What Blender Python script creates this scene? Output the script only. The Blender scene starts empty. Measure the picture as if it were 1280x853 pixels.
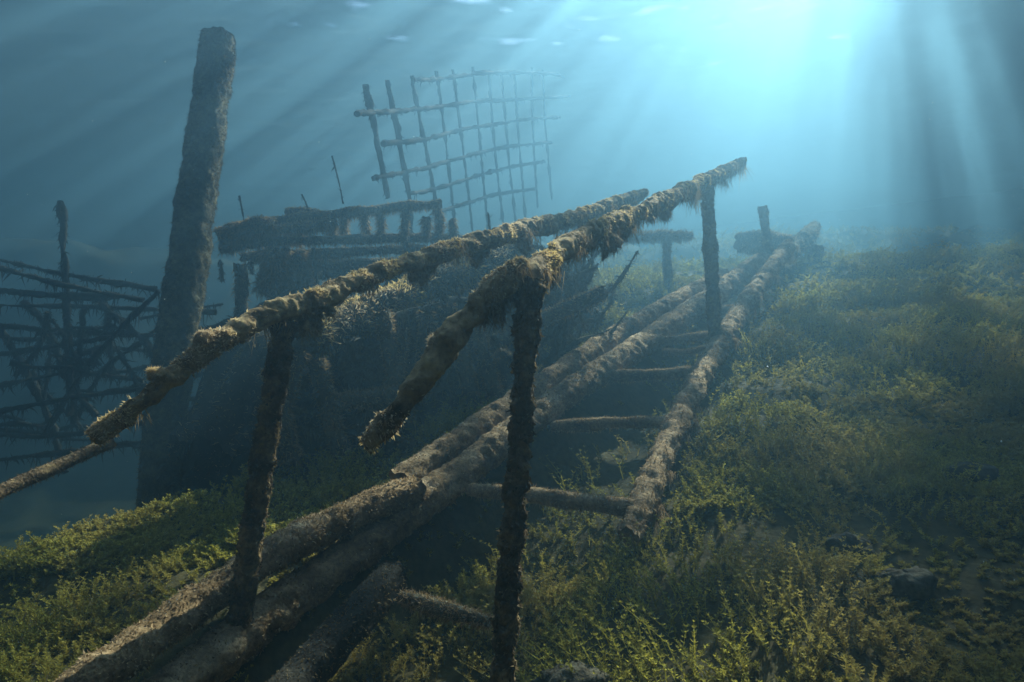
import bpy, math, random
import numpy as np
from mathutils import Vector, Matrix

S = bpy.context.scene
C = S.collection
R = math.radians

# ------------------------------------------------------------------ camera, sky, sun, exposure
PITCH = R(4.0)
FPX = 834.0                      # focal length in photo pixels (1280 wide)
SURF = 6.6                       # water surface above the camera
SUN_AZ, SUN_EL = R(30.0), R(44.0)

cam_d = bpy.data.cameras.new('camera')
cam = bpy.data.objects.new('camera', cam_d); C.objects.link(cam)
cam_d.sensor_width = 36.0
cam_d.lens = FPX / 1280 * 36
cam_d.clip_start = 0.02; cam_d.clip_end = 2000
cam.location = (0, 0, 0)
cam.rotation_euler = (math.pi / 2 + PITCH, 0, 0)
S.camera = cam

w = bpy.data.worlds.new('World'); S.world = w; w.use_nodes = True
nt = w.node_tree; bg = nt.nodes['Background']
sky = nt.nodes.new('ShaderNodeTexSky'); sky.sky_type = 'NISHITA'; sky.sun_disc = False
sky.sun_elevation = SUN_EL; sky.sun_rotation = SUN_AZ
nt.links.new(sky.outputs[0], bg.inputs[0]); bg.inputs[1].default_value = 0.07

sun_d = bpy.data.lights.new('sun', 'SUN'); sun_d.energy = 5.0; sun_d.angle = R(0.5)
sun_d.color = (1.0, 0.93, 0.82)
sun = bpy.data.objects.new('sun', sun_d); C.objects.link(sun)
SUNV = Vector((math.sin(SUN_AZ) * math.cos(SUN_EL), math.cos(SUN_AZ) * math.cos(SUN_EL), math.sin(SUN_EL)))
sun.rotation_euler = SUNV.to_track_quat('Z', 'Y').to_euler()
sun.location = SUNV * 60

S.view_settings.view_transform = 'Standard'; S.view_settings.look = 'None'
S.view_settings.gamma = 1; S.view_settings.use_curve_mapping = False
S.view_settings.exposure = 2.95
S.render.engine = 'CYCLES'
cy = S.cycles
cy.use_denoising = True
try: cy.denoiser = 'OPENIMAGEDENOISE'
except Exception: pass
cy.max_bounces = 5; cy.diffuse_bounces = 2; cy.glossy_bounces = 2; cy.transmission_bounces = 2
cy.volume_bounces = 1; cy.transparent_max_bounces = 10
cy.caustics_reflective = False; cy.caustics_refractive = False
cy.sample_clamp_indirect = 4

rng = np.random.default_rng(7)
random.seed(7)

# ------------------------------------------------------------------ helpers
def at(px, py, z):
    """photo pixel + distance along the optical axis -> world point"""
    X = (px - 640) / FPX * z; U = -(py - 426.5) / FPX * z
    return np.array((X, z * math.cos(PITCH) - U * math.sin(PITCH), z * math.sin(PITCH) + U * math.cos(PITCH)))

def project(P):
    y, zz = P[..., 1], P[..., 2]
    Z = y * math.cos(PITCH) + zz * math.sin(PITCH); U = -y * math.sin(PITCH) + zz * math.cos(PITCH)
    Zs = np.where(np.abs(Z) < 1e-4, 1e-4, Z)
    return 640 + FPX * P[..., 0] / Zs, 426.5 - FPX * U / Zs, Z

def _hash(ix, iy, iz, seed):
    h = (ix * 374761393 + iy * 668265263 + iz * 2147483647 + seed * 1274126177).astype(np.uint32)
    h = (h ^ (h >> np.uint32(13))) * np.uint32(1274126177)
    h = h ^ (h >> np.uint32(16))
    return h.astype(np.float64) / 4294967295.0 * 2 - 1

def vnoise(P, seed=0):
    P = np.asarray(P, float); i = np.floor(P).astype(np.int64); f = P - i
    u = f * f * f * (f * (f * 6 - 15) + 10)
    ix, iy, iz = i[..., 0], i[..., 1], i[..., 2]
    def c(a, b, d): return _hash(ix + a, iy + b, iz + d, seed)
    def l(a, b, t): return a + (b - a) * t
    x00 = l(c(0,0,0), c(1,0,0), u[..., 0]); x10 = l(c(0,1,0), c(1,1,0), u[..., 0])
    x01 = l(c(0,0,1), c(1,0,1), u[..., 0]); x11 = l(c(0,1,1), c(1,1,1), u[..., 0])
    return l(l(x00, x10, u[..., 1]), l(x01, x11, u[..., 1]), u[..., 2])

def fbm(P, freq=1.0, octv=4, seed=0, gain=0.5):
    a, s, t = 1.0, 0.0, 0.0
    P = np.asarray(P, float) * freq
    for k in range(octv):
        s = s + a * vnoise(P + k * 17.3, seed + k); t += a; a *= gain; P = P * 2.03
    return s / t

def sstep(a, b, x):
    t = np.clip((x - a) / (b - a), 0, 1); return t * t * (3 - 2 * t)

def mesh_np(name, V, F, smooth=True):
    """V (n,3); F (m,3) or (m,4) or list of such arrays"""
    V = np.asarray(V, np.float32)
    Fs = F if isinstance(F, list) else [F]
    Fs = [np.asarray(f, np.int32) for f in Fs if len(f)]
    me = bpy.data.meshes.new(name)
    me.vertices.add(len(V)); me.vertices.foreach_set('co', V.ravel())
    loops = np.concatenate([f.ravel() for f in Fs])
    sizes = np.concatenate([np.full(len(f), f.shape[1], np.int32) for f in Fs])
    starts = np.concatenate([[0], np.cumsum(sizes)[:-1]]).astype(np.int32)
    me.loops.add(len(loops)); me.loops.foreach_set('vertex_index', loops)
    me.polygons.add(len(sizes)); me.polygons.foreach_set('loop_start', starts)
    me.polygons.foreach_set('loop_total', sizes)
    me.polygons.foreach_set('use_smooth', np.full(len(sizes), smooth))
    me.update(calc_edges=True); me.validate()
    return me

def link(name, me, mat, parent=None, label=None, cat=None, group=None, kind=None):
    o = bpy.data.objects.new(name, me); C.objects.link(o)
    if mat is not None: me.materials.append(mat)
    if parent is not None: o.parent = parent
    if label: o['label'] = label
    if cat: o['category'] = cat
    if group: o['group'] = group
    if kind: o['kind'] = kind
    return o

def thing(name, label, cat, group=None):
    o = bpy.data.objects.new(name, None); C.objects.link(o); o.empty_display_size = 0.1
    o['label'] = label; o['category'] = cat
    if group: o['group'] = group
    return o

def catmull(P, per):
    P = np.asarray(P, float)
    if len(P) == 2: P = np.array([P[0], (P[0] + P[1]) / 2, P[1]])
    Q = np.vstack([2 * P[0] - P[1], P, 2 * P[-1] - P[-2]]); out = []
    for i in range(1, len(Q) - 2):
        n = max(2, int(np.linalg.norm(Q[i + 1][:3] - Q[i][:3]) / per) + 1)
        t = np.linspace(0, 1, n, endpoint=False)[:, None]
        a, b, c, d = Q[i - 1], Q[i], Q[i + 1], Q[i + 2]
        out.append(0.5 * ((2 * b) + (c - a) * t + (2 * a - 5 * b + 4 * c - d) * t ** 2 + (3 * b - a - 3 * c + d) * t ** 3))
    out.append(P[-1:]); return np.vstack(out)

def tube(path, per=0.02, nseg=28, lump=0.3, lfreq=7, fine=0.1, ffreq=40, seed=0, sag=0.0, ragged=0.5, square=0.0):
    """path rows: x,y,z,r -> verts, quads, tris, ring normals. Displaced, with broken ends."""
    P = catmull(path, per); p, r = P[:, :3], P[:, 3]
    n = len(p)
    T = np.gradient(p, axis=0); T /= np.linalg.norm(T, axis=1)[:, None]
    up = np.array((0, 0, 1.0)) if abs(T[0][2]) < 0.9 else np.array((0, 1.0, 0))
    A = np.cross(T, up); A /= np.linalg.norm(A, axis=1)[:, None]; B = np.cross(A, T)
    th = np.linspace(0, 2 * np.pi, nseg, endpoint=False)
    cs, sn = np.cos(th), np.sin(th)
    if square > 0:
        m = (np.abs(cs) ** 6 + np.abs(sn) ** 6) ** (-1 / 6)
        m = 1 + (m - 1) * square
    else: m = np.ones_like(th)
    D = A[:, None, :] * cs[None, :, None] + B[:, None, :] * sn[None, :, None]
    V0 = p[:, None, :] + D * (r[:, None, None] * m[None, :, None])
    rr = r[:, None] * (lump * (0.06 + fbm(V0, lfreq, 3, seed)) + fine * fbm(V0, ffreq, 3, seed + 9))
    V = V0 + D * rr[..., None]
    if sag: V[..., 2] -= sag * r[:, None] * np.clip(0.3 + fbm(V0, lfreq * 1.7, 2, seed + 3), 0, 1) * (D[..., 2] < 0)
    # ragged broken ends: push end rings along the axis by noise
    for e, sgn in ((0, -1), (n - 1, 1)):
        k = fbm(V0[e] * 1.0, 25, 3, seed + 21) * ragged * r[e]
        V[e] += T[e] * sgn * k[:, None]
    i = np.arange(n - 1)[:, None] * nseg; j = np.arange(nseg)[None, :]; j2 = (j + 1) % nseg
    Q = np.stack([i + j, i + j2, i + nseg + j2, i + nseg + j], -1).reshape(-1, 4)[:, ::-1]
    V = V.reshape(-1, 3)
    c0 = p[0] + T[0] * r[0] * 0.25; c1 = p[-1] - T[-1] * r[-1] * 0.25
    nv = len(V); V = np.vstack([V, c0, c1])
    jj = np.arange(nseg); j3 = (jj + 1) % nseg
    Tr = np.vstack([np.stack([jj, j3, np.full(nseg, nv)], -1)[:, ::-1] * 1,
                    np.stack([(n - 1) * nseg + j3, (n - 1) * nseg + jj, np.full(nseg, nv + 1)], -1)[:, ::-1]])
    return V, Q, Tr

def merge(parts):
    V, Q, T, k = [], [], [], 0
    for v, q, t in parts:
        V.append(v)
        if len(q): Q.append(q + k)
        if len(t): T.append(t + k)
        k += len(v)
    return (np.vstack(V), np.vstack(Q) if Q else np.zeros((0, 4), int), np.vstack(T) if T else np.zeros((0, 3), int))

def surf_points(V, Q, n, rg, bias=None):
    a, b, c, d = (V[Q[:, k]] for k in range(4))
    N = np.cross(c - a, d - b); A = np.linalg.norm(N, axis=1); N = N / np.maximum(A, 1e-12)[:, None]
    W = A.copy()
    if bias is not None: W = W * bias((a + c) / 2, N)
    idx = rg.choice(len(Q), n, p=W / W.sum())
    u, v = rg.random((n, 1)), rg.random((n, 1))
    P = (a[idx] * (1 - u) + b[idx] * u) * (1 - v) + (d[idx] * (1 - u) + c[idx] * u) * v
    return P, N[idx]

def blades(P, N, L, W, rg, droop=0.3, spread=0.6, seg=2):
    """thin tapering strands rooted at P, leaving along N"""
    n = len(P)
    L = L * (0.4 + 1.0 * rg.random(n)); W = W * (0.6 + 0.8 * rg.random(n))
    d = N + spread * rg.normal(size=(n, 3)); d /= np.linalg.norm(d, axis=1)[:, None]
    s = np.cross(d, rg.normal(size=(n, 3))); s /= np.linalg.norm(s, axis=1)[:, None]
    bend = rg.normal(size=(n, 3)) * 0.35 + np.array((0, 0, -droop))
    p0 = P - N * 0.003
    m = p0 + d * (L * 0.5)[:, None] + bend * (L * 0.15)[:, None]
    t = p0 + d * (L * 0.9)[:, None] + bend * (L * 0.6)[:, None]
    w_ = s * (W / 2)[:, None]
    V = np.stack([p0 - w_, p0 + w_, m + w_ * 0.8, m - w_ * 0.8, t], 1).reshape(-1, 3)
    k = np.arange(n)[:, None] * 5
    Qd = k + np.array([[0, 1, 2, 3]]); Tr = k + np.array([[3, 2, 4]])
    return V, Qd, Tr

# ------------------------------------------------------------------ materials
def mat_base(name):
    m = bpy.data.materials.new(name); m.use_nodes = True
    n = m.node_tree.nodes; l = m.node_tree.links
    return m, n, l, n['Principled BSDF'], n['Material Output']

def ramp(n, stops):
    r = n.new('ShaderNodeValToRGB'); e = r.color_ramp.elements
    while len(e) < len(stops): e.new(0.5)
    for k, (p, c) in enumerate(stops): e[k].position = p; e[k].color = (*c, 1)
    return r

def crust_mat(name, cols, scale=9, bump=0.6, fine=70):
    """silt and algae over wood: three tones broken up by noise at two sizes, rough relief"""
    m, n, l, b, o = mat_base(name)
    tc = n.new('ShaderNodeTexCoord')
    a = n.new('ShaderNodeTexNoise'); a.inputs['Scale'].default_value = scale; a.inputs['Detail'].default_value = 6
    a.inputs['Roughness'].default_value = 0.65
    f = n.new('ShaderNodeTexNoise'); f.inputs['Scale'].default_value = fine; f.inputs['Detail'].default_value = 4
    for t in (a, f): l.new(tc.outputs['Object'], t.inputs['Vector'])
    r = ramp(n, [(0.30, cols[0]), (0.5, cols[1]), (0.68, cols[2])])
    l.new(a.outputs['Fac'], r.inputs[0])
    mx = n.new('ShaderNodeMix'); mx.data_type = 'RGBA'; mx.blend_type = 'MULTIPLY'; mx.inputs[0].default_value = 0.8
    r2 = ramp(n, [(0.3, (0.45, 0.42, 0.4)), (0.62, (1.1, 1.1, 1.1))])
    l.new(f.outputs['Fac'], r2.inputs[0]); l.new(r.outputs[0], mx.inputs[6]); l.new(r2.outputs[0], mx.inputs[7])
    l.new(mx.outputs[2], b.inputs['Base Color'])
    b.inputs['Roughness'].default_value = 0.95; b.inputs['Specular IOR Level'].default_value = 0.1
    bp = n.new('ShaderNodeBump'); bp.inputs['Strength'].default_value = bump; bp.inputs['Distance'].default_value = 0.012
    l.new(f.outputs['Fac'], bp.inputs['Height']); l.new(bp.outputs[0], b.inputs['Normal'])
    return m

def frond_mat(name, c0, c1, trans=0.35, c2=None, patch=2.0):
    """fine strands or leaves: each strand its own tone, some light passing through"""
    m, n, l, b, o = mat_base(name)
    g = n.new('ShaderNodeNewGeometry')
    r = ramp(n, [(0.0, c0), (1.0, c1)]); l.new(g.outputs['Random Per Island'], r.inputs[0])
    col = r.outputs[0]
    if c2 is not None:
        tc = n.new('ShaderNodeTexCoord'); a = n.new('ShaderNodeTexNoise'); a.inputs['Scale'].default_value = patch
        a.inputs['Detail'].default_value = 4
        l.new(tc.outputs['Object'], a.inputs['Vector'])
        rr = ramp(n, [(0.42, (0, 0, 0)), (0.62, (1, 1, 1))]); l.new(a.outputs['Fac'], rr.inputs[0])
        mx = n.new('ShaderNodeMix'); mx.data_type = 'RGBA'
        l.new(rr.outputs[0], mx.inputs[0]); l.new(col, mx.inputs[6]); mx.inputs[7].default_value = (*c2, 1)
        col = mx.outputs[2]
    l.new(col, b.inputs['Base Color']); b.inputs['Roughness'].default_value = 0.9
    b.inputs['Specular IOR Level'].default_value = 0.1
    t = n.new('ShaderNodeBsdfTranslucent'); l.new(col, t.inputs[0])
    s = n.new('ShaderNodeMixShader'); s.inputs[0].default_value = trans
    l.new(b.outputs[0], s.inputs[1]); l.new(t.outputs[0], s.inputs[2]); l.new(s.outputs[0], o.inputs[0])
    return m

M_RAIL = crust_mat('algae_crust', [(0.08, 0.05, 0.026), (0.32, 0.21, 0.10), (0.56, 0.39, 0.18)], 9)
M_LOG = crust_mat('silted_log', [(0.08, 0.046, 0.022), (0.27, 0.165, 0.08), (0.46, 0.31, 0.17)], 7)
M_POST = crust_mat('dark_post', [(0.045, 0.027, 0.015), (0.13, 0.08, 0.042), (0.36, 0.23, 0.10)], 13, 0.9)
M_PILE = crust_mat('pile_wood', [(0.05, 0.04, 0.028), (0.12, 0.10, 0.065), (0.26, 0.21, 0.12)], 7, 0.9, 40)
M_WRECK = crust_mat('wreck_crust', [(0.05, 0.042, 0.03), (0.12, 0.10, 0.065), (0.25, 0.20, 0.12)], 5)
M_ROD = crust_mat('rod_crust', [(0.014, 0.012, 0.010), (0.026, 0.022, 0.016), (0.05, 0.04, 0.027)], 12)
M_HULL = crust_mat('hull_planks', [(0.012, 0.010, 0.008), (0.03, 0.025, 0.018), (0.07, 0.055, 0.035)], 6)
M_ROCK = crust_mat('rock', [(0.03, 0.026, 0.018), (0.07, 0.055, 0.035), (0.12, 0.10, 0.06)], 8)
M_FUZZ = frond_mat('algae_fuzz', (0.34, 0.22, 0.12), (0.76, 0.57, 0.35), 0.48, (0.66, 0.46, 0.18), 5)
M_FUZZL = frond_mat('silt_fuzz', (0.18, 0.105, 0.05), (0.50, 0.34, 0.18), 0.3)
M_FUZZD = frond_mat('dark_fuzz', (0.04, 0.028, 0.016), (0.24, 0.165, 0.08), 0.3)
M_PLANT = frond_mat('pondweed', (0.15, 0.130, 0.02), (0.42, 0.34, 0.05), 0.42, (0.29, 0.21, 0.05), 1.3)
M_MUD = crust_mat('lakebed_mud', [(0.035, 0.026, 0.010), (0.06, 0.045, 0.016), (0.09, 0.068, 0.025)], 4, 0.8, 30)

# ------------------------------------------------------------------ lakebed
GP = [at(625, 985, 1.63), at(893, 460, 4.76), at(295, 805, 2.25)]
A_ = np.array([[1, p[0], p[1]] for p in GP]); GA, GB, GC = np.linalg.solve(A_, [p[2] for p in GP])
_edge = [at(-900, 780, 2.6), at(0, 700, 2.9), at(330, 590, 3.6), at(500, 565, 3.75), at(640, 500, 4.6), at(690, 440, 6.0), at(720, 380, 9), at(735, 340, 14), at(740, 320, 26)]
EDGE = np.array([(p[0], p[1]) for p in _edge])
RL = np.array([at(625, 960, 1.63), at(790, 655, 2.6), at(893, 440, 4.76), at(985, 310, 8.0)])   # right stringer line
LL = np.array([at(200, 870, 2.04), at(295, 780, 2.25), at(700, 490, 3.98), at(945, 330, 7.4)])     # left stringer line

def side_dist(x, y, poly):
    """signed distance to an open polyline; positive on its left"""
    best = np.full(np.shape(x), 1e9); sg = np.zeros(np.shape(x))
    for k in range(len(poly) - 1):
        a, b = poly[k], poly[k + 1]; d = b - a; L2 = d @ d
        t = np.clip(((x - a[0]) * d[0] + (y - a[1]) * d[1]) / L2, 0, 1)
        dx, dy = x - a[0] - t * d[0], y - a[1] - t * d[1]
        q = np.hypot(dx, dy); c = d[0] * (y - a[1]) - d[1] * (x - a[0])
        u = q < best - 1e-9; best = np.where(u, q, best); sg = np.where(u, np.sign(c), sg)
    return best * sg

def ground(x, y):
    x = np.asarray(x, float); y = np.asarray(y, float)
    z = GA + GB * x + GC * np.minimum(y, 9) + 0.13 * np.clip(y - 9, 0, 12)
    z = z - 0.05 * np.clip(x - 3, 0, 20) * sstep(0, 6, y)
    z = np.where(y < 1.2, z, z)
    e = side_dist(x, y, EDGE)
    z = z - 1.5 * sstep(-0.05, 1.6, e) - 1.8 * sstep(1.4, 6, e)
    # hollow under the footbridge deck
    dl = side_dist(x, y, LL[:, :2]); dr = side_dist(x, y, RL[:, :2])
    z = z - 0.26 * sstep(-0.10, 0.15, -dl) * sstep(-0.02, 0.22, dr) * sstep(1.2, 1.9, y)
    rim = sstep(0, 1, np.maximum.reduce([(-x - 9) / 8, (y - 11) / 7.5, (x - 12) / 7, (-y - 1.5) / 4]))
    P = np.stack([x, y, np.zeros_like(x)], -1)
    z = z * (1 - rim) + np.minimum(3.7 + 1.2 * fbm(P, 0.5, 3, 8), 5.9) * rim
    z = z + 0.10 * fbm(P, 0.9, 4, 3) + 0.035 * fbm(P, 4.5, 3, 5)
    return z

def spaced(a, b, c0, c1, fine, coarse):
    xs = [c0]; 
    x = c0
    while x < c1: x += fine; xs.append(x)
    st = fine
    while x < b: st = min(st * 1.15, coarse); x += st; xs.append(x)
    x = c0; st = fine; pre = []
    while x > a: st = min(st * 1.15, coarse); x -= st; pre.append(x)
    return np.array(pre[::-1] + xs)

gx = spaced(-18, 20, -3.2, 5, 0.045, 0.7); gy = spaced(-6, 19, 0.8, 7, 0.045, 0.7)
XX, YY = np.meshgrid(gx, gy)
ZZ = ground(XX, YY)
nx, ny = len(gx), len(gy)
ii = (np.arange(ny - 1)[:, None] * nx + np.arange(nx - 1)[None, :])
GQ = np.stack([ii, ii + 1, ii + nx + 1, ii + nx], -1).reshape(-1, 4)
link('lakebed', mesh_np('lakebed', np.stack([XX, YY, ZZ], -1).reshape(-1, 3), GQ), M_MUD,
     label='sloping muddy lake bed under the sunken timbers', kind='structure')

# ------------------------------------------------------------------ water surface, seen from below
wx = spaced(-40, 50, -5, 15, 0.07, 3.0); wy = spaced(-20, 55, 4, 22, 0.07, 3.0)
XX, YY = np.meshgrid(wx, wy)
c_, s_ = math.cos(R(-15)), math.sin(R(-15))
U_, V_ = XX * c_ + YY * s_, -XX * s_ + YY * c_
def wave(u, v):
    P = np.stack([u * 0.8, v * 1.3, np.zeros_like(u)], -1)
    u2, v2 = (u * math.cos(R(60)) - v * math.sin(R(60))), (u * math.sin(R(60)) + v * math.cos(R(60)))
    P2 = np.stack([-v2 * 0.0 + u2 * 2.2, v2 * 0.5, np.zeros_like(u)], -1)
    return 0.020 * fbm(P2, 1.5, 2, 37) + 0.012 * fbm(P, 0.6, 2, 31) + 0.038 * fbm(P, 2.1, 2, 33) + 0.018 * fbm(P, 4.2, 2, 35)
ZZ = SURF + wave(U_, V_)
nx, ny = len(wx), len(wy)
ii = (np.arange(ny - 1)[:, None] * nx + np.arange(nx - 1)[None, :])
WQ = np.stack([ii, ii + 1, ii + nx + 1, ii + nx], -1).reshape(-1, 4)
m, n, l, b, o = mat_base('water_surface')
n.remove(b)
# total reflection beyond the critical angle, its edge softened by ripples finer than the mesh
lw = n.new('ShaderNodeLayerWeight'); lw.inputs['Blend'].default_value = 0.5
fr = n.new('ShaderNodeMapRange'); fr.interpolation_type = 'SMOOTHSTEP'
fr.inputs[1].default_value = 0.15; fr.inputs[2].default_value = 0.43; fr.inputs[3].default_value = 0.03; fr.inputs[4].default_value = 1.0
l.new(lw.outputs['Facing'], fr.inputs[0])
tr = n.new('ShaderNodeBsdfTransparent'); tr.inputs[0].default_value = (1, 1, 1, 1)
gl = n.new('ShaderNodeBsdfGlossy'); gl.inputs['Roughness'].default_value = 0.6
mx = n.new('ShaderNodeMixShader')
l.new(fr.outputs[0], mx.inputs[0]); l.new(tr.outputs[0], mx.inputs[1]); l.new(gl.outputs[0], mx.inputs[2])
l.new(mx.outputs[0], o.inputs[0])
link('water', mesh_np('water', np.stack([XX, YY, ZZ], -1).reshape(-1, 3), WQ), m,
     label='rippled lake surface seen from below', kind='structure')

# the water body itself: one closed box of even density
hv = [(x, y, z) for z in (-6.5, SURF - 0.24) for x, y in ((-22, -8), (22, -8), (22, 20), (-22, 20))]
hf = [(3, 2, 1, 0), (4, 5, 6, 7), (0, 1, 5, 4), (1, 2, 6, 5), (2, 3, 7, 6), (3, 0, 4, 7)]
m, n, l, b, o = mat_base('water_haze'); n.remove(b)
pv = n.new('ShaderNodeVolumePrincipled')
pv.inputs['Color'].default_value = (0.066, 0.124, 0.168, 1)
pv.inputs['Absorption Color'].default_value = (0.18, 0.32, 0.37, 1)
pv.inputs['Density'].default_value = 0.20
pv.inputs['Anisotropy'].default_value = 0.75
l.new(pv.outputs[0], o.inputs['Volume'])
link('haze', mesh_np('haze', np.array(hv, float), np.array(hf), False), m,
     label='blue green lake water hanging over the lake bed', kind='stuff')

# ------------------------------------------------------------------ footbridge
def P4(px, py, z, r): return (*at(px, py, z), r)

bridge = thing('footbridge', 'sunken timber footbridge with two handrails and rungs, furred with tan algae', 'footbridge')
def timber(name, path, mat, parent, fuzz=0, fmat=None, flen=0.02, fw=0.0022, droop=0.3, label=None, top=0.0, patchy=False, wisps=0, **kw):
    seed = kw.pop('seed', random.randint(1, 9999))
    V, Q, T = tube(path, seed=seed, **kw)
    o = link(name, mesh_np(name, V, [Q, T]), mat, parent, label=label)
    if fuzz:
        rg = np.random.default_rng(seed)
        def bias(p, nn):
            q = (1 - top) + top * np.clip(nn[:, 2] + 0.4, 0.02, 1.4)
            if patchy: q = q * np.clip(0.1 + 2.6 * fbm(p, 8, 3, seed + 50), 0.02, 1.2) * np.clip(nn[:, 2] + 0.9, .15, 1.5)
            return q
        P, N = surf_points(V, Q, int(fuzz * .5), rg, bias)
        fv, fq, ft = blades(P, N, flen, fw * 1.35, rg, droop)
        link('algae_fringe', mesh_np('algae_fringe', fv, [fq, ft], False), fmat or M_FUZZ, o, kind='stuff')
        if wisps:      # soft strands hanging in bunches under the pole
            cl, cn = surf_points(V, Q, 46, rg, lambda p, nn: np.clip(.4 - nn[:, 2], 0, 1))
            pick = rg.integers(0, 46, wisps)
            Pw = cl[pick] + rg.normal(size=(wisps, 3)) * np.array((.016, .016, .006))
            Lw = (0.016 + 0.034 * rg.random(46) ** 2)[pick] * np.linalg.norm(cl[pick], axis=1) ** .5
            wv, wq, wt = blades(Pw, np.tile(np.array((0, 0, -1.0)), (wisps, 1)), Lw, 0.0030, rg, 0.5, 0.38)
            link('hanging_wisps', mesh_np('hanging_wisps', wv, [wq, wt], False), M_FUZZL, o, kind='stuff')
    return o

# stringers
timber('stringer', [P4(180, 895, 1.95, .076), P4(300, 797, 2.28, .077), P4(440, 692, 2.7, .077), P4(580, 590, 3.25, .078), P4(700, 499, 3.98, .080), P4(850, 400, 5.55, .095), P4(952, 328, 7.4, .11)],
       M_LOG, bridge, 30000, M_FUZZL, 0.013, 0.0045, top=0.6, lump=0.14, fine=0.26, ffreq=34, per=0.022, nseg=34, label='thick silted log under the left handrail')
timber('stringer', [P4(500, 604, 3.1, .07), P4(600, 535, 3.6, .072), P4(700, 467, 4.3, .075), P4(800, 402, 5.4, .078), P4(905, 346, 7.0, .085)],
       M_LOG, bridge, 18000, M_FUZZL, 0.013, 0.0045, top=0.6, lump=0.16, fine=0.26, ffreq=34, per=0.022, nseg=30)
timber('stringer', [P4(786, 672, 2.52, .048), P4(812, 610, 2.85, .052), P4(850, 521, 3.5, .058), P4(893, 441, 4.55, .064), P4(935, 375, 5.9, .072), P4(985, 308, 7.8, .08)],
       M_LOG, bridge, 18000, M_FUZZL, 0.017, 0.0045, top=0.2, wisps=6000, lump=0.34, fine=0.34, ffreq=30, per=0.022, nseg=28)
# rungs
for a, b_, r in [((588, 612, 3.1), (795, 636, 2.66), .030), ((690, 534, 3.75), (850, 528, 3.5), .030), ((765, 470, 4.4), (888, 464, 4.35), .036),
                 ((812, 430, 5.0), (905, 419, 5.1), .034), ((828, 441, 4.9), (893, 433, 4.8), .022), ((870, 394, 5.8), (937, 383, 6.0), .036),
                 ((905, 366, 6.5), (955, 356, 6.8), .034), ((930, 346, 7.2), (970, 338, 7.5), .034)]:
    A0, B0 = at(*a), at(*b_); mid = (A0 + B0) / 2 + np.array((0, 0, random.uniform(-.02, .015)))
    timber('rung', [(*A0, r), (*mid, r * 1.05), (*B0, r)], M_LOG, bridge, 5000, M_FUZZL, 0.018, 0.002, top=0.5, lump=0.4, per=0.02, nseg=18)
# posts
timber('post', [P4(662, 350, 1.62, .032), P4(654, 480, 1.62, .027), P4(646, 600, 1.62, .026), P4(634, 760, 1.62, .027), P4(622, 990, 1.62, .030)],
       M_POST, bridge, 5000, M_FUZZD, 0.011, 0.006, lump=0.38, lfreq=14, fine=0.55, per=0.008, nseg=44, ffreq=42, label='dark rotten post under the bent handrail')
timber('post', [P4(356, 402, 2.22, .040), P4(340, 500, 2.24, .037), P4(322, 620, 2.25, .038), P4(298, 785, 2.26, .040)],
       M_POST, bridge, 5000, M_FUZZD, 0.011, 0.006, lump=0.2, lfreq=12, fine=0.35, per=0.011, nseg=40, ffreq=40)
timber('post', [P4(884, 232, 4.72, .040), P4(889, 330, 4.72, .046), P4(895, 446, 4.74, .045)],
       M_POST, bridge, 5000, M_FUZZD, 0.016, 0.003, lump=0.35, lfreq=10, fine=0.25, per=0.016, nseg=24)
timber('post', [P4(953, 258, 7.5, .045), P4(958, 295, 7.5, .05), P4(963, 335, 7.5, .05)],
       M_POST, bridge, 3000, M_FUZZD, 0.02, 0.004, lump=0.4, lfreq=8, fine=0.2, per=0.025, nseg=18)
# handrails
def curtain(parent, p0, length, width, seed, along, mat=M_RAIL, fm=M_FUZZ):
    """a clump of algae hanging from a rail"""
    rg = np.random.default_rng(seed)
    parts = []
    for k in range(5):
        q = p0 + along * width * (k / 4 - 0.5) + rg.normal(size=3) * 0.008
        L = length * rg.uniform(0.45, 1.0) * (1 - 0.4 * abs(k / 2 - 1))
        r = width * rg.uniform(0.16, 0.30)
        sway = rg.normal(size=3) * 0.02
        path = [(*(q + (0, 0, 0.03)), r * .8), (*(q + sway * .3 + (0, 0, -L * .35)), r), (*(q + sway * .7 + (0, 0, -L * .75)), r * .7), (*(q + sway + (0, 0, -L)), r * .15)]
        parts.append(tube(path, per=0.012, nseg=14, lump=0.9, lfreq=22, fine=0.5, ffreq=60, seed=seed + k))
    V, Q, T = merge(parts)
    P, N = surf_points(V, Q, 1500, rg); fv, fq, ft = blades(P, N, 0.022, 0.002, rg, 1.2)
    V2, Q2, T2 = merge([(V, Q, T), (fv, fq, ft)])
    return link('hanging_algae', mesh_np('hanging_algae', V2, [Q2, T2]), mat, parent)

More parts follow.
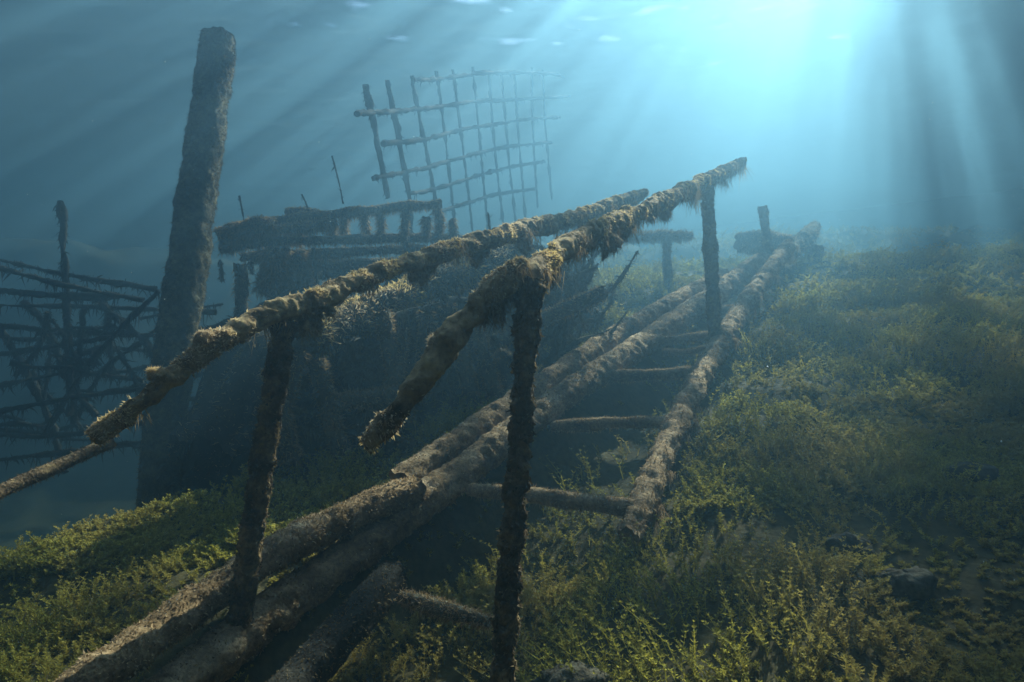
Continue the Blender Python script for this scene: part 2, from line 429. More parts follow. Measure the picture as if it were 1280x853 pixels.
rail = timber('handrail', [P4(456, 556, 1.46, .016), P4(500, 508, 1.49, .021), P4(552, 438, 1.53, .027), P4(590, 387, 1.56, .023), P4(628, 349, 1.60, .023), P4(668, 338, 1.70, .023), P4(705, 307, 2.0, .026), P4(760, 281, 2.5, .029), P4(820, 255, 3.3, .032), P4(885, 224, 4.72, .038), P4(930, 201, 5.7, .034)],
      M_RAIL, bridge, 36000, M_FUZZ, 0.011, 0.0032, droop=0.5, lump=0.55, lfreq=7, fine=0.6, ffreq=34, per=0.008, nseg=48, sag=0.9, wisps=2600, seed=411, patchy=True, label='near handrail, snapped and bent down past its post, with hanging algae')
for k, (px, py, z, L, W) in enumerate([(624, 366, 1.60, .10, .035), (688, 328, 1.84, .11, .045), (762, 292, 2.5, .13, .08), (779, 284, 2.78, .10, .06), (736, 300, 2.3, .05, .05), (832, 258, 3.5, .09, .06), (812, 264, 3.2, .07, .05), (606, 385, 1.58, .045, .03), (870, 236, 4.5, .10, .07)]):
    d = at(760, 280, 2.5) - at(668, 335, 1.7); curtain(rail, at(px, py, z), L, W, 500 + k * 11, d / np.linalg.norm(d))
rail2 = timber('handrail', [P4(117, 548, 1.75, .025), P4(190, 492, 1.86, .027), P4(262, 434, 1.98, .029), P4(330, 395, 2.14, .032), P4(385, 380, 2.28, .037), P4(450, 350, 2.5, .034), P4(540, 320, 2.85, .037), P4(640, 290, 3.4, .042), P4(720, 272, 4.1, .046), P4(804, 243, 5.1, .042)],
      M_RAIL, bridge, 40000, M_FUZZ, 0.012, 0.0034, droop=0.2, patchy=True, wisps=1500, lump=0.42, lfreq=6, fine=0.5, ffreq=32, per=0.010, nseg=40, sag=0.2, seed=77, label='far handrail thick with pale algae, sawn end low')
for k, (px, py, z, L, W) in enumerate([(600, 310, 3.2, .14, .12), (655, 298, 3.6, .14, .1), (395, 392, 2.3, .07, .10), (530, 335, 2.85, .08, .1)]):
    d = at(720, 272, 4.1) - at(450, 350, 2.5); curtain(rail2, at(px, py, z), L, W, 700 + k * 11, d / np.linalg.norm(d))
# algae puffs sitting on the left rail
def puff(parent, c, r, seed):
    rg = np.random.default_rng(seed)
    V, Q, T = tube([(*(c + (-r * .8, 0, -r * .3)), r * .45), (*c, r), (*(c + (r * .9, r * .4, r * .1)), r * .4)], per=r * .12, nseg=28, lump=0.5, lfreq=30, fine=0.3, ffreq=90, seed=seed)
    P, N = surf_points(V, Q, 2500, rg); f = blades(P, N, 0.010, 0.0014, rg, 0.2)
    V2, Q2, T2 = merge([(V, Q, T), f])
    link('algae_tuft', mesh_np('algae_tuft', V2, [Q2, T2]), M_FUZZ, parent)
puff(rail2, at(197, 470, 1.86), .024, 5); puff(rail2, at(255, 424, 1.97), .028, 6)
puff(rail, at(650, 334, 1.63), .022, 8); puff(rail, at(545, 432, 1.53), .020, 9)

# ------------------------------------------------------------------ loose timber near the footbridge
t = thing('loose_log', 'short blunt log lying along the left side of the footbridge stringer', 'log')
timber('trunk', [P4(20, 926, 1.6, .054), P4(140, 832, 1.88, .057), P4(250, 753, 2.2, .061), P4(360, 682, 2.5, .063), P4(470, 631, 2.8, .062), P4(521, 611, 2.95, .060)], M_LOG, t, 16000, M_FUZZL, 0.013, 0.0045, top=.6,
       lump=0.16, fine=0.26, ffreq=34, per=0.022, nseg=34)
t = thing('squared_beam', 'short squared beam half sunk in pondweed below the footbridge', 'beam')
timber('beam', [P4(320, 912, 1.75, .052), P4(425, 795, 2.1, .052), P4(492, 718, 2.42, .052)], M_HULL, t, 5000, M_FUZZD, 0.012, 0.004, top=.6,
       lump=0.12, fine=0.12, ffreq=30, per=0.02, nseg=36, square=0.9, ragged=0.2)
t = thing('fallen_branch', 'mossy branch lying in the pondweed beside the squared beam', 'branch')
timber('branch', [P4(500, 745, 2.3, .018), P4(550, 760, 2.22, .022), P4(612, 778, 2.1, .018)], M_WRECK, t, 5000, M_FUZZL, 0.02, 0.002, lump=0.5, per=0.015, nseg=16)
t = thing('sunken_pole', 'thin straight pole running out below the sawn end of the far handrail', 'pole')
timber('pole', [P4(-60, 648, 2.2, .026), P4(0, 615, 2.4, .026), P4(70, 584, 2.6, .026), P4(140, 552, 2.8, .025)], M_POST, t, 5000, M_FUZZD, 0.012, 0.002, lump=0.2, per=0.02, nseg=18)

# ------------------------------------------------------------------ big pile
t = thing('timber_pile', 'tall thick wooden pile leaning beside the collapsed lattice', 'pile')
V, Q, T = tube([P4(274, 46, 5.3, .118), P4(262, 130, 5.2, .122), P4(247, 240, 5.05, .126), P4(232, 350, 4.9, .126), P4(215, 470, 4.85, .126), P4(196, 640, 4.85, .126)], per=0.025, nseg=60, lump=0.16, lfreq=5, fine=0.14, ffreq=22, seed=91, square=0.45, ragged=0.25)
pl = link('shaft', mesh_np('shaft', V, [Q, T]), M_PILE, t)
rg = np.random.default_rng(3); P, N = surf_points(V, Q, 16000, rg); f = blades(P, N, 0.022, 0.005, rg, 0.7)
link('algae_fringe', mesh_np('algae_fringe', f[0], [f[1], f[2]], False), M_FUZZD, pl, kind='stuff')

# ------------------------------------------------------------------ rods: lattice and grid
def rod(parent, pts, r, seed, spikes=0, slen=0.06, name='rod', mat=M_ROD, per=0.04):
    path = [P4(x, y, z, r) for x, y, z in pts]
    V, Q, T = tube(path, per=per, nseg=10, lump=1.0, lfreq=8, fine=0.5, ffreq=25, seed=seed)
    parts = [(V, Q, T)]
    if spikes:
        rg = np.random.default_rng(seed); P, N = surf_points(V, Q, spikes, rg)
        parts.append(blades(P, N * 0.6 + np.array((0, 0, -0.7)), slen, 0.012, rg, 0.8, 0.4))
        P, N = surf_points(V, Q, spikes * 2, rg); parts.append(blades(P, N, 0.03, 0.007, rg, 0.2, 0.6))
    V, Q, T = merge(parts)
    return link(name, mesh_np(name, V, [Q, T]), mat, parent)

lat = thing('collapsed_lattice', 'tangled dark lattice of crossing rods behind the leaning pile', 'lattice')
L_ = [([(-60, 312), (0, 325), (75, 342), (195, 362)], .034), ([(-60, 318), (0, 335), (78, 356), (180, 376)], .034), ([(-60, 360), (0, 363), (90, 371), (150, 370)], .05),
      ([(-60, 382), (0, 382), (120, 384), (270, 391)], .034), ([(-60, 404), (0, 408), (100, 415), (208, 421)], .036), ([(-60, 448), (0, 443), (60, 434), (140, 422)], .04),
      ([(-60, 492), (0, 482), (90, 467), (180, 476)], .036), ([(-60, 522), (0, 514), (140, 490), (230, 488)], .04), ([(-60, 540), (60, 545), (170, 530), (280, 500)], .034), ([(0, 575), (110, 562), (240, 545)], .034),
      ([(199, 364), (150, 412), (100, 470), (55, 545)], .034), ([(0, 412), (30, 462), (62, 525), (80, 590)], .05), ([(28, 376), (60, 412), (82, 470), (120, 520)], .05),
      ([(222, 385), (180, 425), (130, 462), (95, 525)], .036), ([(182, 425), (196, 455), (205, 500)], .034), ([(118, 372), (150, 400), (178, 424)], .05), ([(130, 368), (136, 420), (140, 475)], .034),
      ([(105, 385), (98, 450), (92, 530)], .034), ([(60, 390), (62, 440), (55, 500)], .03), ([(150, 440), (170, 480), (190, 540)], .034), ([(20, 470), (50, 430), (60, 390)], .03),
      ([(225, 420), (300, 398), (345, 372), (390, 358)], .04), ([(225, 478), (290, 452), (340, 442)], .034), ([(230, 500), (300, 492), (360, 486)], .034), ([(285, 440), (290, 490), (280, 560)], .03), ([(320, 430), (318, 500)], .03)]
for k, (pp, r) in enumerate(L_):
    z0 = random.uniform(5.7, 6.9)
    rod(lat, [(x, y, z0 + 0.12 * math.sin(i * 2.1 + k)) for i, (x, y) in enumerate(pp)], r * 0.58, 900 + k, 120, 0.07)
for k in range(18):
    x0 = random.uniform(-40, 200); y0 = random.uniform(385, 560); a = random.choice([random.uniform(-.2, .15)] * 4 + [random.uniform(.9, 1.3)]); Ln = random.uniform(60, 150); z0 = random.uniform(5.6, 7.2)
    rod(lat, [(x0 + Ln * f * math.cos(a) + random.uniform(-5, 5), y0 + Ln * f * math.sin(a) + random.uniform(-5, 5), z0 + f * .3) for f in (0, .35, .7, 1)], random.uniform(.012, .020), 940 + k, 70, 0.07)
rod(lat, [(77, 252, 6.2), (79, 300, 6.2), (83, 372, 6.2), (86, 440, 6.2), (88, 520, 6.2)], .030, 990, 160, 0.05, name='upright')

grid = thing('rebar_grid', 'large upright rusted grid of crossing bars, fading into bright water', 'grid')
gz = lambda x: 7.2 + (x - 457) / 220 * 6.3
GV = [[(457, 106), (470, 170), (485, 248)], [(484, 100), (496, 160), (511, 245), (513, 300)], [(514, 95), (527, 160), (543, 243), (548, 300)], [(546, 89), (556, 170), (566, 255), (569, 300)], [(566, 87), (580, 197), (591, 290)], [(591, 84), (603, 212), (610, 290)],
      [(611, 88), (618, 182), (630, 288)], [(627, 92), (635, 188), (645, 280)], [(643, 88), (648, 170), (657, 275)], [(665, 85), (666, 160), (672, 260)], [(678, 88), (682, 160), (690, 250)]]
GH = [[(517, 100), (548, 99), (591, 93), (615, 91), (682, 92), (706, 96)], [(446, 142), (499, 139), (554, 133), (594, 127), (640, 125), (712, 121)], [(479, 180), (533, 174), (578, 162), (615, 156), (665, 149), (700, 147)],
      [(466, 223), (507, 215), (536, 209), (560, 202), (600, 191), (640, 183), (690, 178)], [(512, 242), (542, 237), (578, 226), (603, 218), (639, 209), (680, 202)], [(545, 266), (588, 253), (621, 243), (670, 236)]]
for k, pp in enumerate(GV): rod(grid, [(x, y, gz(x)) for x, y in pp], .030 if k < 3 else .021, 1100 + k, 110 if k < 5 else 40, 0.04, name='bar', per=0.06)
for k, pp in enumerate(GH): rod(grid, [(x, y, gz(x) - .05) for x, y in pp], .027, 1200 + k, 120, 0.05, name='cross_bar', per=0.06)

# ------------------------------------------------------------------ sunken platform behind the handrail
plat = thing('sunken_platform', 'ragged sunken landing stage with shaggy beams and dangling weed, below the rebar grid', 'platform')
def beam(pts, r, name='beam', fz=5000, fl=0.05, droop=1.0, mat=M_WRECK, fm=M_FUZZL, **kw):
    return timber(name, [P4(*p, r) for p in pts], mat, plat, fz, fm, fl, 0.006, droop=droop, lump=0.5, lfreq=6, fine=0.3, ffreq=20, per=0.035, nseg=20, **kw)
beam([(340, 277, 6.2), (420, 268, 6.3), (500, 259, 6.4), (551, 256, 6.5)], .040, fz=6000, fl=.035, top=.4)
beam([(272, 296, 6.0), (300, 288, 6.05), (345, 280, 6.1)], .075, fz=6000)
beam([(275, 312, 5.9), (330, 303, 6.1), (420, 300, 6.2), (505, 297, 6.4), (580, 299, 6.6)], .038, fz=6000, fl=.035)
beam([(285, 302, 6.0), (320, 290, 6.05), (375, 285, 6.15), (420, 278, 6.3)], .045, fz=5000)
beam([(300, 322, 6.2), (400, 318, 6.3), (500, 312, 6.5), (590, 318, 6.8)], .048, 'deck_board', 5000, 0.035)
beam([(330, 330, 6.4), (420, 332, 6.5), (520, 330, 6.7), (620, 335, 7.0)], .055, 'deck_board', 5000, 0.035)
beam([(360, 345, 6.5), (460, 345, 6.6), (600, 352, 7.0)], .035, 'deck_board', 3000, 0.035)
for px, y0, y1 in [(411, 268, 302), (430, 272, 300), (455, 266, 300), (507, 262, 330), (533, 272, 300), (565, 275, 325), (372, 283, 308), (472, 262, 300), (545, 262, 295)]:
    beam([(px, y0, 6.35), (px + random.uniform(-4, 6), (y0 + y1) / 2, 6.35), (px + random.uniform(-3, 8), y1, 6.4)], .032, 'upright', 900)
beam([(358, 265, 6.3), (375, 264, 6.3), (400, 268, 6.3)], .032, 'broken_end', 1200)
# hanging bag of weed and dangling strands
beam([(345, 312, 6.1), (347, 340, 6.1), (343, 360, 6.1), (338, 372, 6.1)], .13, 'hanging_algae', 7000, 0.06, 1.2, M_WRECK, M_FUZZL, seed=88)
beam([(372, 318, 6.2), (378, 345, 6.2), (380, 360, 6.2)], .08, 'hanging_algae', 4000, 0.06, 1.2)
for k, (px, y0, y1) in enumerate([(275, 325, 352), (297, 330, 345), (392, 310, 356), (405, 312, 350), (440, 335, 375), (470, 340, 370), (312, 328, 342)]):
    rod(plat, [(px, y0, 6.1), (px + 2, (y0 + y1) / 2, 6.1), (px + random.uniform(-3, 5), y1, 6.1)], .012, 1400 + k, 40, 0.03, name='dangling_strand')
for k, (x0, y0, x1, y1) in enumerate([(377, 243, 386, 266), (415, 195, 429, 255), (299, 245, 306, 290)]):
    rod(plat, [(x0, y0, 6.3), ((x0 + x1) / 2 + 1, (y0 + y1) / 2, 6.3), (x1, y1, 6.3)], .007, 1450 + k, 8, 0.03, name='thin_stalk')
for px, zz in ((300, 6.3), (420, 6.6), (545, 6.9)):
    beam([(px, 330, zz), (px + 4, 420, zz), (px + 8, 560, zz)], .06, 'leg', 2500, 0.04)

# ------------------------------------------------------------------ weed-covered heap beside the footbridge
def heap(name, label, cat, ridge, depth, drop, seed, mat, fz, fl=0.035):
    rp = catmull([at(*p) for p in ridge], 0.05)
    prof = [(-0.25, -drop), (-0.16, -drop * .6), (-0.06, -.28), (0.0, -.06), (0.14, .03), (0.4, .05), (depth * .7, -.02), (depth, -.25), (depth * 1.2, -drop)]
    pf = catmull([(a, b, 0) for a, b in prof], 0.05)
    n1, n2 = len(rp), len(pf)
    V = np.zeros((n1, n2, 3))
    T = np.gradient(rp[:, :2], axis=0); T /= np.linalg.norm(T, axis=1)[:, None]
    Nn = np.stack([-T[:, 1], T[:, 0]], -1); Nn[Nn[:, 1] < 0] *= -1
    V[..., 0] = rp[:, None, 0] + Nn[:, None, 0] * pf[None, :, 0]; V[..., 1] = rp[:, None, 1] + Nn[:, None, 1] * pf[None, :, 0]
    V[..., 2] = rp[:, None, 2] + pf[None, :, 1]
    endk = np.minimum(np.arange(n1), np.arange(n1)[::-1]) / n1
    d = np.stack([fbm(V, 2.6, 4, seed + k) for k in range(3)], -1) * 0.30 + np.stack([fbm(V, 9, 3, seed + 5 + k) for k in range(3)], -1) * 0.05
    V = V + d
    V[..., 2] -= (1 - sstep(0, 0.08, endk))[:, None] * 0.5
    V = V.reshape(-1, 3); ii = np.arange(n1 - 1)[:, None] * n2 + np.arange(n2 - 1)[None, :]
    Q = np.stack([ii, ii + n2, ii + n2 + 1, ii + 1], -1).reshape(-1, 4)
    N = np.cross(V[Q[:, 2]] - V[Q[:, 0]], V[Q[:, 3]] - V[Q[:, 1]])
    if N[:, 2].sum() < 0: Q = Q[:, ::-1]
    t = thing(name, label, cat)
    o = link('mass', mesh_np('mass', V, Q), mat, t)
    rg = np.random.default_rng(seed); P, N = surf_points(V, Q, int(fz * .6), rg, lambda p, nn: np.clip(nn[:, 2] + .25, .05, 1) ** 1.5)
    f = blades(P, N, fl, 0.006, rg, 0.3, 0.8)
    link('algae_fringe', mesh_np('algae_fringe', f[0], [f[1], f[2]], False), M_FUZZL, o, kind='stuff')
    return t
hull = heap('silted_hull', 'long dark sunken hull side with a pale shaggy top edge behind the handrails', 'wreck', [(330, 452, 4.0), (400, 415, 4.3), (470, 395, 4.6), (530, 365, 5.0), (600, 340, 5.4), (680, 318, 6.0), (735, 330, 6.6)], 1.3, 1.9, 61, M_HULL, 40000)
heap('rubble_mound', 'low mossy rubble mound between the hull and the footbridge logs', 'mound', [(470, 545, 3.9), (560, 480, 4.3), (630, 455, 4.7), (700, 425, 5.3)], 0.5, 0.9, 67, M_ROCK, 14000)

for k, (pp, r) in enumerate([([(380, 424, 3.8), (450, 396, 4.1), (530, 360, 4.5), (600, 334, 4.85), (655, 316, 5.2)], .105), ([(350, 480, 3.95), (450, 455, 4.2), (560, 420, 4.6)], .055), ([(400, 520, 3.9), (500, 500, 4.1), (620, 470, 4.45)], .05),
        ([(560, 372, 4.75), (575, 430, 4.6), (585, 500, 4.45)], .045), ([(480, 400, 4.35), (490, 470, 4.15), (480, 540, 4.0)], .045), ([(420, 430, 4.15), (425, 500, 4.0), (410, 560, 3.9)], .04), ([(520, 500, 4.05), (590, 455, 4.4), (650, 395, 5.0)], .04), ([(330, 500, 3.9), (420, 540, 3.85), (520, 560, 3.8)], .045)]):
    timber('rib_timber' if k else 'gunwale_log', [P4(*p, r) for p in pp], M_WRECK if k in (0, 1, 3, 6) else M_HULL, hull, 14000 if k == 0 else 2500, M_FUZZ if k == 0 else M_FUZZD, 0.04, 0.006, lump=.4, lfreq=6, fine=.3, per=.03, nseg=18, top=.5)

for k in range(11):      # slipped planks leaning on the hull side
    x0 = 345 + k * 27 + random.uniform(-8, 8); f0 = (x0 - 340) / 280; z0 = 3.55 + 0.75 * f0
    y0 = 425 - 75 * f0 + random.uniform(0, 45); Ln = random.uniform(80, 150); a = random.choice([random.uniform(1.2, 1.9), random.uniform(-.45, -.1), random.uniform(-.45, -.1)])
    if a < 0: y0 += random.uniform(20, 90)
    timber('plank', [P4(x0 + Ln * f * math.cos(a), y0 + Ln * f * math.sin(a), z0 + .002 * Ln * f * math.cos(a), .045) for f in (0, .5, 1)], M_WRECK, hull, 2500, M_FUZZL, .03, .006, top=.6, lump=.2, fine=.25, ffreq=16, per=.03, nseg=20, square=.9)
for k in range(22):
    x0 = random.uniform(340, 620); f0 = (x0 - 340) / 280; y0 = random.uniform(430 - 70 * f0, 560 - 40 * f0); z0 = 3.75 + 0.75 * f0 + random.uniform(-.1, .05)
    a = random.choice([random.uniform(-.5, .1), random.uniform(-.5, .1), random.uniform(1.2, 1.9)]); Ln = random.uniform(50, 130)
    pts = [(x0 + Ln * f * math.cos(a) + random.uniform(-3, 3), y0 + Ln * f * math.sin(a), z0 + .002 * Ln * f * math.cos(a)) for f in (0, .5, 1)]
    rod(hull, pts, random.uniform(.014, .034), 2600 + k, 160, 0.06, name='rib_timber', mat=M_WRECK)

# brushwood on the near end of the hull: bare weedy branches
t = thing('brushwood', 'heap of weedy dead branches standing behind the bent handrail', 'brushwood')
for k in range(80):
    px = random.uniform(640, 735); py = random.uniform(345, 500); z = random.uniform(4.7, 5.4)
    a = at(px, py, z); d = np.array((random.uniform(-.5, .7), random.uniform(-.3, .3), random.uniform(.25, 1)))
    d /= np.linalg.norm(d); L = random.uniform(.25, .6)
    side = np.array((random.uniform(-.1, .1), 0, random.uniform(-.1, .1)))
    V, Q, T = tube([(*a, .014), (*(a + d * L * .5 + side), .014), (*(a + d * L), .007)], per=0.03, nseg=8, lump=0.8, lfreq=15, fine=0.5, seed=2000 + k)
    rg = np.random.default_rng(k); P, N = surf_points(V, Q, 160, rg); f = blades(P, N, 0.045, 0.006, rg, 0.4)
    V, Q, T = merge([(V, Q, T), f]); link('branch', mesh_np('branch', V, [Q, T]), M_WRECK, t)

# far posts
t = thing('mooring_post', 'dark upright post standing in the brushwood behind the handrail', 'post')
timber('shaft', [P4(722, 318, 5.9, .035), P4(723, 380, 5.9, .04), P4(722, 450, 5.9, .04)], M_POST, t, 2500, M_FUZZD, 0.03, 0.004, lump=.4, per=0.03, nseg=16)
t = thing('tee_post', 'short far post carrying a weedy cross beam beyond the footbridge logs', 'post')
timber('shaft', [P4(833, 296, 7.8, .05), P4(834, 325, 7.8, .05), P4(836, 362, 7.8, .05)], M_POST, t, 1800, M_FUZZD, 0.03, 0.005, lump=.3, per=0.04, nseg=14)
timber('cross_beam', [P4(780, 297, 7.7, .03), P4(830, 294, 7.8, .045), P4(864, 295, 7.9, .03)], M_WRECK, t, 5000, M_FUZZL, 0.06, 0.006, lump=.8, per=0.04, nseg=14)
t = thing('far_stump', 'flat silted stump at the upper end of the footbridge', 'stump')
timber('block', [P4(922, 305, 8.6, .12), P4(950, 303, 8.6, .13), P4(985, 306, 8.7, .11)], M_WRECK, t, 5000, M_FUZZL, 0.04, 0.006, lump=.3, per=0.04, nseg=22, square=.6)
t = thing('far_log', 'dim log end sticking up past the footbridge in the haze', 'log')
timber('trunk', [P4(985, 318, 8.3, .10), P4(1005, 300, 9.2, .10), P4(1018, 285, 10.0, .10)], M_WRECK, t, 3000, M_FUZZL, 0.04, 0.006, lump=.4, per=0.05, nseg=18)
t = thing('dark_stake', 'stubby dark stake in the pondweed beyond the right stringer', 'stake')
timber('shaft', [P4(1022, 308, 9.0, .09), P4(1020, 330, 9.0, .09), P4(1016, 365, 9.0, .09)], M_POST, t, 1500, M_FUZZD, 0.04, 0.006, lump=.4, per=0.05, nseg=14)
for k, (pp, lb) in enumerate([([(1076, 398, 6.0), (1070, 415, 6.0), (1062, 436, 6.0)], 'thin pale forked twig standing in the pondweed slope'), ([(938, 728, 2.3), (941, 755, 2.25), (940, 800, 2.2)], 'bare upright twig among bright pondweed below the right stringer')]):
    t = thing('twig', lb, 'twig'); rod(t, pp, .006, 1600 + k, 6, 0.03, name='stem', mat=M_LOG)

# rocks showing through the weed
def rock(c, r, seed, label):
    rg = np.random.default_rng(seed)
    th = np.linspace(0, 2 * np.pi, 40, endpoint=False); ph = np.linspace(0.05, np.pi - .05, 24)
    TH, PH = np.meshgrid(th, ph); D = np.stack([np.cos(TH) * np.sin(PH), np.sin(TH) * np.sin(PH), np.cos(PH)], -1)
    q = D * np.array((1.3, .9, .7)); V = c + r * q * (1 + .5 * fbm(q + seed, 1.3, 3, seed) + .15 * fbm(q, 6, 3, seed + 2))[..., None]
    n1, n2 = TH.shape; i = np.arange(n1 - 1)[:, None] * n2; j = np.arange(n2)[None, :]; j2 = (j + 1) % n2
    Q = np.stack([i + j, i + n2 + j, i + n2 + j2, i + j2], -1).reshape(-1, 4)
    link('rock', mesh_np('rock', V.reshape(-1, 3), Q), M_ROCK, None, label, 'rock', 'rocks in the pondweed')
for k, (px, py, z, r, lb) in enumerate([(1130, 752, 2.2, .075, 'dark flat rock poking out of the pondweed'), (1065, 706, 2.45, .07, 'dark rounded rock behind the flat one in the pondweed'), (1215, 655, 2.9, .08, 'small dark rock in the pondweed far out from the right stringer'), (720, 770, 1.95, .08, 'dark mossy rock in the pondweed behind the rotten post')]):
    p = at(px, py, z); p[2] = ground(p[0], p[1]) + r * 0.35; rock(p, r, 40 + k, lb)

# ------------------------------------------------------------------ pondweed meadow
def meadow(name, n, ymin, ymax, h, whorls, leaves, leafL, leafW, seed, label, xr=(-4.5, 7.5)):
    rg = np.random.default_rng(seed)
    m_ = n * 8
    # even density on screen-ish: sample depth with a near bias
    y = ymin + (ymax - ymin) * rg.random(m_) ** 1.25; x = (rg.random(m_) * 2 - 1) * (y * 0.95 + 0.8)
    x = np.clip(x, *xr)
    e = side_dist(x, y, EDGE); dl = side_dist(x, y, LL[:, :2]); dr = side_dist(x, y, RL[:, :2])
    P0 = np.stack([x, y, np.zeros_like(x)], -1)
    dens = 0.62 + 0.8 * fbm(P0, 1.4, 4, seed + 1) + 0.4 * fbm(P0, 5, 2, seed + 2)
    dens = np.clip(dens, 0.02, 1)
    dens *= 1 - sstep(-0.15, 0.25, e)
    dens *= 1 - 0.75 * (sstep(-0.02, 0.1, -dl) * sstep(-0.02, 0.1, dr) * sstep(2.75, 3.0, y))      # bare silt under the deck
    dens *= 1 - 0.9 * (np.abs(dl) < 0.16)
    dens *= 1 - 0.85 * (np.abs(dr + .02) < 0.10) * (y > 2.7)
    keep = rg.random(m_) < dens; idx = np.flatnonzero(keep)[:n]
    x, y, P0 = x[idx], y[idx], P0[idx]; k = len(x)
    z = ground(x, y)
    hh = h * (0.45 + 0.8 * rg.random(k)) * np.clip(0.85 + 1.5 * fbm(P0, 1.3, 3, seed + 4) + .4 * fbm(P0, 6, 2, seed + 6), 0.25, 1.9)
    lean = rg.normal(size=(k, 2)) * 0.45 + np.stack([fbm(P0, 2.5, 2, seed + 7), fbm(P0, 2.5, 2, seed + 8)], -1) * 0.9
    base = np.stack([x, y, z - 0.01], -1)
    Vs, Fs, off = [], [], 0
    az0 = rg.random(k) * 6.28
    # stem: two narrow quads as one bent strip
    def pt(f):
        return base + np.stack([lean[:, 0] * hh * f * f, lean[:, 1] * hh * f * f, hh * f], -1)
    sd = np.stack([np.cos(az0), np.sin(az0), np.zeros(k)], -1) * (leafW * .35)
    a0, a1, a2 = pt(0), pt(.5), pt(1.0)
    V = np.stack([a0 - sd, a0 + sd, a1 + sd, a1 - sd, a2], 1).reshape(-1, 3)
    q = np.arange(k)[:, None] * 5
    Qs = [q + np.array([[0, 1, 2, 3]])]; Ts = [q + np.array([[3, 2, 4]])]; Vs.append(V); off = len(V)
    for wi in range(whorls):
        f = 0.22 + 0.78 * (wi + rg.random(k) * .6) / whorls
        c = pt(f)
        LL_ = leafL * (1.15 - 0.55 * f)
        for li in range(leaves):
            a = az0 + li * 2 * np.pi / leaves + wi * 0.7 + rg.normal(size=k) * .3
            up = 0.35 + 0.5 * f + rg.normal(size=k) * .25
            d = np.stack([np.cos(a), np.sin(a), up], -1); d /= np.linalg.norm(d, axis=1)[:, None]
            s = np.stack([-np.sin(a), np.cos(a), rg.normal(size=k) * .5], -1) * (leafW * .5)
            L = (LL_ * (0.6 + .8 * rg.random(k)))[:, None]
            V = np.stack([c - s * .6, c + d * L * .55 + s * 1.2, c + d * L], 1).reshape(-1, 3)
            Ts.append(off + np.arange(k)[:, None] * 3 + np.array([[0, 1, 2]])); Vs.append(V); off += len(V)
    me = mesh_np(name, np.vstack(Vs), [np.vstack(Qs), np.vstack(Ts)], False)
    return link(name, me, M_PLANT, None, label, 'pondweed', kind='stuff')
meadow('pondweed', 21000, 0.75, 3.4, 0.092, 8, 5, 0.017, 0.0070, 21, 'bright green feathery pondweed covering the near lake bed')
meadow('pondweed', 14000, 2.8, 6.5, 0.115, 6, 4, 0.026, 0.011, 22, 'olive pondweed carpet climbing the slope beside the footbridge')
meadow('pondweed', 8000, 6.0, 16, 0.14, 5, 4, 0.05, 0.022, 23, 'dim pondweed fading into the haze up the slope', (-4, 14))

# drifting specks
rg = np.random.default_rng(99); k = 700
P = np.stack([rg.uniform(-3, 4, k), rg.uniform(1.0, 6, k), rg.uniform(-1, 2.6, k)], -1)
P = P[P[:, 2] > ground(P[:, 0], P[:, 1]) + .2]; k = len(P); r = rg.uniform(.0006, .0024, k)[:, None]
oc = np.array([(1, 0, 0), (-1, 0, 0), (0, 1, 0), (0, -1, 0), (0, 0, 1), (0, 0, -1)], float)
V = (P[:, None, :] + oc[None] * r[:, None, :]).reshape(-1, 3)
of = np.array([(0, 2, 4), (2, 1, 4), (1, 3, 4), (3, 0, 4), (2, 0, 5), (1, 2, 5), (3, 1, 5), (0, 3, 5)])
m, n, l, b, o = mat_base('speck'); b.inputs['Base Color'].default_value = (.7, .7, .65, 1)
link('drifting_specks', mesh_np('drifting_specks', V, (np.arange(k)[:, None, None] * 6 + of[None]).reshape(-1, 3)), m, None, 'tiny pale specks drifting in the water', 'specks', kind='stuff')

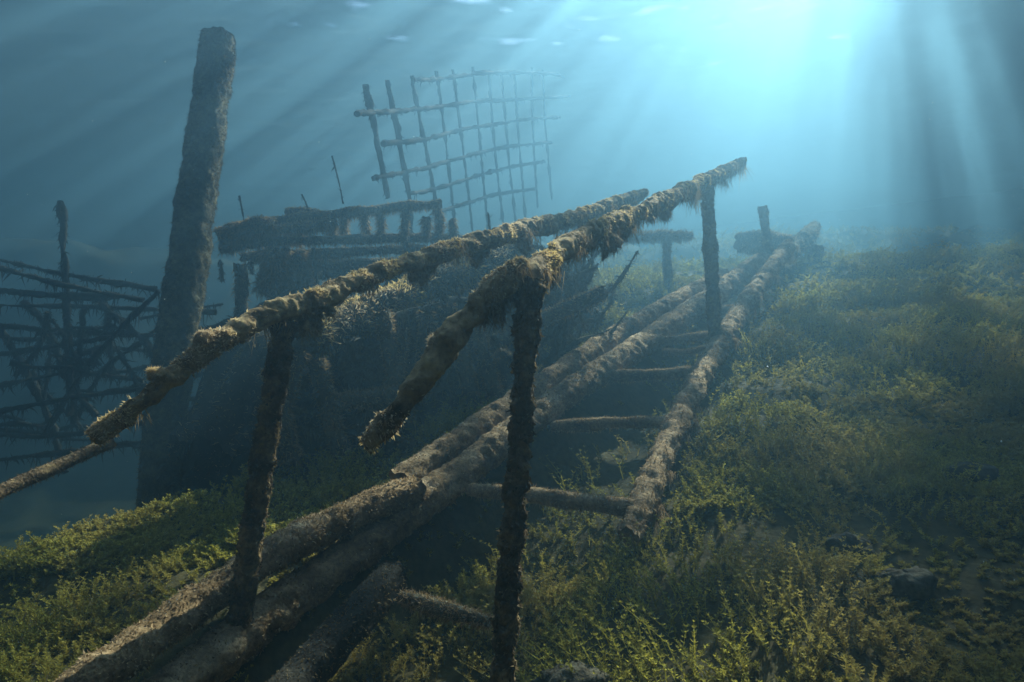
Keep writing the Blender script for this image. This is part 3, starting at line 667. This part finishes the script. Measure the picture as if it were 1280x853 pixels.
# ------------------------------------------------------------------ unseen trees on a bank, both added to shade the water on the right
M_BARK = crust_mat('bark', [(0.06, 0.05, 0.04), (0.1, 0.085, 0.065), (0.15, 0.13, 0.1)], 4)
M_LEAF = frond_mat('tree_leaf', (0.03, 0.06, 0.015), (0.07, 0.11, 0.03), 0.2)
fw = np.array((math.sin(SUN_AZ), math.cos(SUN_AZ), 0)); rt = np.array((math.cos(SUN_AZ), -math.sin(SUN_AZ), 0))
bx = rt[None] * np.linspace(-12, 32, 30)[:, None]
rows = [fw * 26.5 + bx + (0, 0, 3.0), fw * 28 + bx + (0, 0, 9.0), fw * 40 + bx + (0, 0, 10.0)]
V = np.vstack(rows); ii = np.arange(2)[:, None] * 30 + np.arange(29)[None]
Q = np.stack([ii, ii + 1, ii + 31, ii + 30], -1).reshape(-1, 4)
link('shore_bank', mesh_np('shore_bank', V, Q), M_MUD, label='grassy bank above the waterline', kind='structure')  # out-of-view bank, added only as footing for the shade trees
for k, (off, s, hgt, rad, nc, sg) in enumerate([(3.5, 30, 27, 3.7, 240, .36), (9.3, 31, 29, 3.9, 260, .38), (15.5, 30, 27, 4.0, 230, .36), (22, 31, 27, 4.0, 230, .36)]):
    rg = np.random.default_rng(300 + k)
    base = fw * s + rt * off + (0, 0, 9.0)
    t = thing('bank_tree', ['dense leafy tree at the near end of the bank', 'tallest dense leafy tree on the bank', 'broad dense leafy tree third along the bank', 'dense leafy tree at the far end of the bank'][k], 'tree', 'trees on the bank')
    t.location = base  # out-of-view tree, added to block the sun over the right-hand water
    V, Q, T = tube([(0, 0, -.5, .45), (0.2, 0, hgt * .4, .3), (0, .2, hgt * .8, .15), (0, 0, hgt * .95, .05)], per=.5, nseg=12, lump=.2, lfreq=1, seed=k)
    link('trunk', mesh_np('trunk', V, [Q, T]), M_BARK, t)
    nl = 7500 if k == 0 else 10000
    hz = rg.random(nc) ** .9; prof = np.sqrt(np.clip(1 - np.abs((hz - .45) / .58) ** 4, .05, 1))
    a = rg.random(nc) * 6.28; q = np.sqrt(rg.random(nc)) * rad * prof
    cen = np.stack([np.cos(a) * q, np.sin(a) * q, hgt * (.10 + .9 * hz)], -1)
    P = cen[rg.integers(0, nc, nl)] + rg.normal(size=(nl, 3)) * sg
    u = rg.normal(size=(nl, 3)); u /= np.linalg.norm(u, axis=1)[:, None]; v = np.cross(u, rg.normal(size=(nl, 3))); v /= np.linalg.norm(v, axis=1)[:, None]
    sz = rg.uniform(.16, .30, nl)[:, None]
    V = np.stack([P - u * sz, P + v * sz * .6, P + u * sz, P - v * sz * .6], 1).reshape(-1, 3)
    link('crown', mesh_np('crown', V, np.arange(nl * 4).reshape(-1, 4), False), M_LEAF, t)
